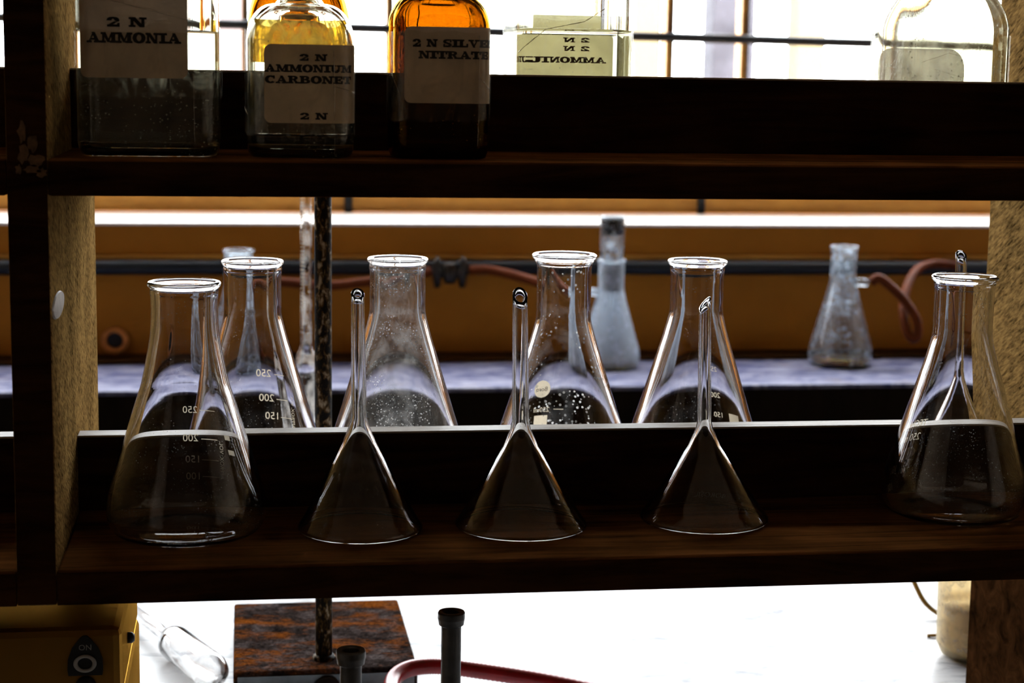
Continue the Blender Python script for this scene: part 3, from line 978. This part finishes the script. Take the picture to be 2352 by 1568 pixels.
fb, _ = funnel((.2512, .0715, 0), .0374, .057, .1370, .0046, 'upturned glass funnel in the middle with the thickest stem', PI / 2, .010, (-.02, 0))
fc, prc = funnel((.3600, .0775, 0), .0372, .0545, .1310, .0038, 'upturned glass funnel, rightmost of the front three, slant-cut stem', .15, .0085, (-.028, 0))
fd, _ = funnel((.5690, .2130, 0), .0350, .060, .1440, .0040, 'upturned glass funnel behind the front right flask', PI / 2, .006, (-.03, 0))
print_mesh('moulded_lettering', [('t', 'BOROSIL', -.0215, .0060, .0034, 0)], rev_surface(prc, PI / 2, .0001),
           plain('faint_moulded_mark', (.10, .09, .075), .4, 0, .4, .2, 200), fc)

# ------------------------------------------------------------------ on the window bench
def filter_flask(x, y, hh, R, rn, rr, mat, label, arm_z=None, arm_dir=0, yellow=None):
    t, pr = flask((x, y, -.15), hh, R, rn, rr, mat, label, neckz=hh * .70, wall=.0022, name='filter_flask', group='flasks on the window bench', far=True)
    if arm_z:
        c, s_ = math.cos(arm_dir), math.sin(arm_dir)
        bm_obj('side_arm', tube_bm([((rn - .001) * c, (rn - .001) * s_, arm_z), ((rn + .009) * c, (rn + .009) * s_, arm_z + .001), ((rn + .018) * c, (rn + .018) * s_, arm_z)],
                                   [.0065, .0055, .006], 20), mat, t, True)
    if yellow:
        bm_obj('liquid', lathe_bm([(0, .005), (R * .80, .0048), (R * .93, .009), (R - .0025, yellow), (0, yellow)], 48), M['liquid_yellow'], t, True)
    return t
ff1 = filter_flask(.9395, 1.545, .171, .0455, .0185, .0205, M['flask_far'], 'filter flask with brown rubber tube on the window bench, at the right', .118, 0, .010)
ff2 = filter_flask(.6035, 1.545, .1515, .0420, .0180, .0200, M['flask_skylit'], 'filter flask with skylight tinted into its glass, closed by a stopper and tube, on the window bench', .105, PI, .012)
ff3 = filter_flask(.0895, 1.545, .165, .0450, .0190, .0215, M['flask_far'], 'flask tinted with skylight on the window bench, mostly hidden by the marked flask near the rod')
bm_obj('stopper', lathe_bm([(0, .106), (.0125, .106), (.0150, .146), (0, .146)], 40), M['cork'], ff2, True)
bm_obj('crucible_tube', lathe_bm([(.010, .146), (.0155, .1525), (.0168, .170), (.0172, .2085), (.0182, .2105), (.0172, .2115), (.0155, .2085), (.0150, .170), (.0138, .155), (.009, .1485)], 48, True), M['flask_far'], ff2, True)
bm_obj('tube_plug', lathe_bm([(0, .186), (.0140, .186), (.0150, .2095), (0, .2095)], 40), M['cork'], ff2, True)

# pipe along the wall, tap, rubber tubes
pz = -.0209
bmp = tube_bm([(X0 + .01, YW - .014, pz + .0015), (.3689, YW - .014, pz), (X1 - .01, YW - .014, pz - .003)], .0105, 20)
tag(bm_obj('service_pipe', bmp, M['black_pipe'], None, True), 'black pipe running along the ochre wall behind the flasks', 'pipe')
tap = empty('gas_tap', (.3866, YW - .028, -.027), 'dark double-ended gas tap on the black wall pipe', 'tap')
bm_obj('tap_body', lathe_bm(catmull([(0, -.015), (.007, -.0145), (.0105, -.008), (.0115, 0), (.0105, .008), (.007, .0145), (0, .015)], 4), 28), M['brass_dark'], tap, True)
for sx in (-1, 1):
    tp = empty('valve_lever', (0, 0, 0)); tp.parent = tap
    bm = tube_bm([(sx * .018, 0, -.021), (sx * .0185, 0, -.004), (sx * .020, -.002, .010), (sx * .0175, -.004, .023)], [.0042, .0062, .0055, .0028], 14)
    me = bpy.data.meshes.new('valve_lever'); bmesh.ops.recalc_face_normals(bm, faces=bm.faces); bm.to_mesh(me); bm.free()
    bpy.data.objects.remove(tp)
    link('valve_lever', me, M['brass_dark'], tap, True)
    bm_obj('nozzle', tube_bm([(sx * .009, 0, -.001), (sx * .021, 0, .001), (sx * .027, 0, .003)], [.0075, .0058, .005], 14), M['brass_dark'], tap, True)
bm_obj('wall_stem', tube_bm([(0, 0, 0), (0, .016, .004)], .006, 14), M['brass_dark'], tap, True)
def soft_tube(name, pts, r, mat, label, cat='tube', seg=14, n=10):
    bm = tube_bm([Vector(p) for p in catmull(pts, n)], r, seg)
    return tag(bm_obj(name, bm, mat, None, True), label, cat)
soft_tube('rubber_tube', [(.4145, 1.632, -.0235), (.440, 1.628, -.0222), (.475, 1.61, -.028), (.520, 1.58, -.0385), (.550, 1.555, -.0425), (.567, 1.547, -.0445)], .0068, M['rubber_wall'],
          'brown rubber tube joining the wall tap to the stoppered flask')
soft_tube('rubber_tube', [(.3585, 1.632, -.0245), (.330, 1.622, -.031), (.270, 1.612, -.0368), (.211, 1.610, -.0425), (.150, 1.610, -.0375), (.118, 1.600, -.0395), (.112, 1.592, -.06), (.118, 1.59, -.10), (.150, 1.60, -.143)], .0068, M['rubber_wall'],
          'brown rubber tube running left from the wall tap behind the rusty rod')
soft_tube('rubber_tube', [(.9815, 1.545, -.0316), (.990, 1.540, -.0250), (1.005, 1.535, -.0350), (1.0250, 1.525, -.0560), (1.0395, 1.515, -.0800), (1.0400, 1.508, -.1010), (1.0335, 1.508, -.1080),
                          (1.0265, 1.515, -.0980), (1.0270, 1.535, -.0700), (1.0420, 1.565, -.0420), (1.070, 1.600, -.0200), (1.105, 1.622, -.0130), (1.150, 1.634, -.0180)], .0066, M['rubber'],
          'looped brown rubber tube hanging from the right-hand filter flask')
ring = empty('pipe_socket', (-.0835, YW, -.1245), 'ochre pipe socket with a dark hole, low on the wall', 'pipe')
for nm, pr_, mt in (('collar', [(.0110, 0), (.0165, 0), (.0188, .003), (.0192, .010), (.0170, .014), (.0130, .013), (.0110, .008)], plain('rust_orange_paint', (.62, .22, .04), .5)),):
    bm = lathe_bm(pr_, 40, True)
    bmesh.ops.rotate(bm, verts=bm.verts, cent=(0, 0, 0), matrix=Matrix.Rotation(PI / 2, 3, 'X'))
    bm_obj(nm, bm, mt, ring, True)
bm = lathe_bm([(0, .003), (.0115, .003), (.0115, .0005), (0, .0005)], 32)
bmesh.ops.rotate(bm, verts=bm.verts, cent=(0, 0, 0), matrix=Matrix.Rotation(PI / 2, 3, 'X'))
bm_obj('bore', bm, M['iron'], ring)

# ------------------------------------------------------------------ behind the rack, on the bench
stand = empty('retort_stand', (.152, .36, BZ), 'retort stand with rusty rectangular base and flaking dark rod', 'stand')
bm = bmesh.new()
add_box(bm, .0865, .2185, .335, .506, BZ, -.170, .002, 2)
bmesh.ops.subdivide_edges(bm, edges=[e for e in bm.edges if e.calc_length() > .05], cuts=1)
o = rel(bm_obj('base_plate', bm, M['rust'], stand), stand)
rel(box('front_face', .0895, .2160, .3338, .3352, BZ + .0005, -.1735, M['steel_face'], stand), stand)
bm_obj('rod', tube_bm([(0, 0, .018), (-.0008, 0, .36), (-.0030, 0, .80)], .0061, 24), M['rod'], stand, True)
bm_obj('boss', lathe_bm([(0, .0195), (.0085, .0195), (.0085, .0215), (.0070, .0235), (0, .0235)], 24), M['rod'], stand, True)
bm = lathe_bm([(0, 0), (.0095, 0), (.0100, .002), (.0085, .0045), (0, .005)], 24)
bmesh.ops.rotate(bm, verts=bm.verts, cent=(0, 0, 0), matrix=Matrix.Rotation(PI / 2, 3, 'X'))
for v in bm.verts: v.co += Vector((.001, -.0262, .006))
bm_obj('front_disc', bm, M['iron'], stand, True)  # dark round disc on the front of the plate

mt = empty('graduated_tube', (.1485, .625, BZ), 'tall graduated glass tube on a wide body behind the rusty rod', 'tube')
o_ = [(.0125, 0), (.0125, .002), (.0098, .006), (.0090, .012), (.0090, .198), (.0085, .203), (.0060, .209), (.0050, .214), (.0050, .40), (.0050, .47)]
i_ = [(.0038, .47), (.0038, .40), (.0038, .214), (.0048, .2085), (.0072, .202), (.0078, .196), (.0078, .014), (0, .012)]
bm_obj('glass_body', lathe_bm([(0, 0)] + o_ + i_, 48), M['tube_dusty'], mt, True)
items = []
for k in range(70):
    z = .245 + k * .0032
    items.append(('r', -.004 if k % 5 == 0 else -.0028, z, .0015, z + .0006))
mk(mt, [(.005, .2), (.005, .48)], -PI / 2 - .55, items, 'graduations')

def dropper_path(p):  # lying glass bulb pipette
    return p
pip = empty('bulb_pipette', (.055, .395, BZ), 'glass bulb pipette lying on the bench beside the rusty base', 'pipette')
A = Vector((.0745, .3480, BZ + .0137)); B = Vector((.0375, .4400, BZ + .0137)); Cc = Vector((-.055, .670, BZ + .0137))
ax = (B - A).normalized()
L1 = (B - A).length; L2 = (Cc - A).length
pp = [(0, 0), (.004, 0.0002), (.0085, .002), (.0118, .006), (.0133, .012), (.0135, .02), (.0135, L1 - .018), (.0128, L1 - .010), (.0100, L1 - .003), (.0070, L1 + .001), (.0054, L1 + .006), (.0052, L1 + .02), (.0050, L2)]
pi_ = [(.0036, L2), (.0038, L1 + .02), (.0040, L1 + .006), (.0062, L1 - .003), (.0108, L1 - .012), (.0120, L1 - .02), (.0120, .02), (.0108, .009), (.006, .0035), (0, .0022)]
bm = lathe_bm(pp + pi_, 56)
rot = Vector((0, 0, 1)).rotation_difference(ax).to_matrix()
bmesh.ops.rotate(bm, verts=bm.verts, cent=(0, 0, 0), matrix=rot)
for v in bm.verts: v.co += A - Vector((.055, .395, BZ))
bm_obj('glass_body', bm, M['funnel'], pip, True)

# plastic beaker behind the right divider
bk = empty('plastic_beaker', (.6620, .3720, BZ), 'frosted beaker of cloudy liquid behind the right divider', 'beaker')
bm_obj('wall', lathe_bm([(0, 0), (.024, 0), (.030, .004), (.0335, .012), (.0345, .06), (.0350, .120), (.0360, .122), (.0345, .1225), (.0332, .120), (.0327, .06), (.0318, .013), (.028, .006), (.02, .003), (0, .003)], 56), M['beaker'], bk, True)
bm_obj('cloudy_liquid', lathe_bm([(0, .0034), (.02, .0034), (.0278, .0064), (.0314, .0135), (.0322, .045), (0, .045)], 48), M['milk'], bk, True)
soft_tube('electric_wire', [(.640, .545, -.0900), (.6490, .520, -.1350), (.6560, .495, -.1680), (.664, .480, -.1830), (.680, .462, -.1875), (.720, .45, -.1878), (.80, .47, -.1878)], .0021, M['wire'],
          'mustard-coloured wire hanging down beside the frosted beaker', 'wire', 10)
soft_tube('electric_wire', [(.640, .425, -.1885), (.655, .424, -.1880), (.672, .4235, -.1880), (.70, .43, -.1880), (.75, .44, -.1882)], .0014, M['wire'],
          'short yellow wire lying flat on the bench behind the beaker', 'wire', 10)

# ------------------------------------------------------------------ under the front of the rack
dev = empty('bench_instrument', (-.11, .12, BZ), 'yellowed plastic instrument with an ON switch under the left of the rack', 'instrument')
MZ = -.0465
def rel2(o, root):
    return rel(o, root)
rel(box('lower_case', -.260, .0295, .056, .198, BZ + .004, -.085, M['plastic_box'], dev, .004), dev)
rel(box('upper_case', -.262, .0285, .050, .200, -.0875, MZ, M['plastic_box'], dev, .0045), dev)
for xx in (-.24, .01):
    for yy in (.07, .18):
        rel(box('rubber_foot', xx - .008, xx + .008, yy - .008, yy + .008, BZ, BZ + .005, M['switch_black'], dev, .001), dev)
# tear-drop switch plate with ring and lettering, facing the camera
bm = bmesh.new()
shape = [(-.0090, -.0112), (.0090, -.0112), (.0095, -.008), (.0092, -.002), (.0070, .004), (.0030, .0092), (.0012, .0108), (-.0012, .0108), (-.0030, .0092), (-.0070, .004), (-.0092, -.002), (-.0095, -.008)]
fr_ = [bm.verts.new((x, -.0012, z)) for x, z in shape]; bk_ = [bm.verts.new((x, .0012, z)) for x, z in shape]
bm.faces.new(fr_); bm.faces.new(list(reversed(bk_)))
for k in range(len(shape)):
    k2 = (k + 1) % len(shape)
    bm.faces.new((fr_[k], bk_[k], bk_[k2], fr_[k2]))
sw = bm_obj('switch_plate', bm, M['switch_black'], dev); sw.location = Vector((.0090, .0495, -.0612)) - dev.location
bm = lathe_bm([(.0040, 0), (.0060, 0), (.0062, .0008), (.0058, .0016), (.0042, .0016), (.0039, .0008)], 40, True)
bmesh.ops.rotate(bm, verts=bm.verts, cent=(0, 0, 0), matrix=Matrix.Rotation(PI / 2, 3, 'X'))
rg = bm_obj('switch_ring', bm, M['switch_white'], sw, True); rg.location = (0, -.0012, -.0042)
rg.scale = (1.0, 1, .82)
pv, pf = font_tris('ON', .0031)
me = bpy.data.meshes.new('lettering'); me.from_pydata([(a - .0032, -.0015, b + .0032) for a, b in pv], [], pf)
link('lettering', me, M['switch_white'], sw)
kn = bm_obj('push_button', lathe_bm([(0, 0), (.0052, 0), (.0056, .0015), (.0046, .004), (0, .0048)], 32), M['switch_black'], dev, True)
kn.rotation_euler = (PI / 2, 0, 0); kn.location = Vector((.0090, .0505, -.0785)) - dev.location
kn2 = bm_obj('side_knob', lathe_bm([(0, 0), (.0032, 0), (.0032, .0025), (.002, .004), (0, .0042)], 28), M['switch_black'], dev, True)
kn2.rotation_euler = (0, PI / 2, 0); kn2.location = Vector((.0284, .100, -.068)) - dev.location

def burner(loc, hh, r, label):
    t = empty('bunsen_burner', loc, label, 'burner', 'burners in front of the rack')
    bm_obj('base', lathe_bm(catmull([(0, 0), (.036, 0), (.038, .004), (.034, .010), (.018, .014), (.010, .022), (.0095, .030), (0, .030)], 4), 40), M['burner'], t, True)
    bm_obj('air_collar', lathe_bm([(r, .034), (r + .0022, .034), (r + .0025, .036), (r + .0025, .056), (r + .0020, .058), (r, .058)], 36, True), M['brass_dark'], t, True)
    prof = [(r, .028), (r, hh - .0085), (r + .0014, hh - .0075), (r + .0016, hh - .0060), (r + .0020, hh - .0040), (r + .0020, hh - .0008), (r + .0015, hh),
            (r - .0003, hh), (r - .0012, hh - .0008), (r - .0013, hh - .02), (r - .0013, .028)]
    bm_obj('barrel', lathe_bm(prof, 48, True), M['burner'], t, False)
    for p in t.children[-1].data.polygons: p.use_smooth = False
    bm_obj('gas_inlet', tube_bm([(0, .008, .022), (0, .03, .022), (0, .046, .022)], [.005, .0045, .005], 16), M['brass_dark'], t, True)
    return t
burner((.2093, .0500, BZ), .1475, .0056, 'dark bunsen burner barrel standing before the red hose, the taller in view')
burner((.1491, -.0200, BZ), .1500, .0056, 'dark bunsen burner barrel in front of the rusty base, the lower in view')
hp = catmull([(.2093, .0975, -.168), (.206, .16, -.172), (.197, .24, -.171), (.1955, .285, -.1665), (.2060, .306, -.1630), (.2280, .311, -.1620), (.262, .305, -.1650), (.31, .29, -.1700), (.37, .265, -.1780), (.45, .22, -.1842), (.50, .15, -.1842)], 28)
hrad = [.0056 + (.0004 if k % 2 else 0) for k in range(len(hp))]
tag(bm_obj('gas_hose', tube_bm(hp, hrad, 16), M['red_hose'], None, True), 'ribbed red rubber hose curling across the bench behind the burner', 'hose')
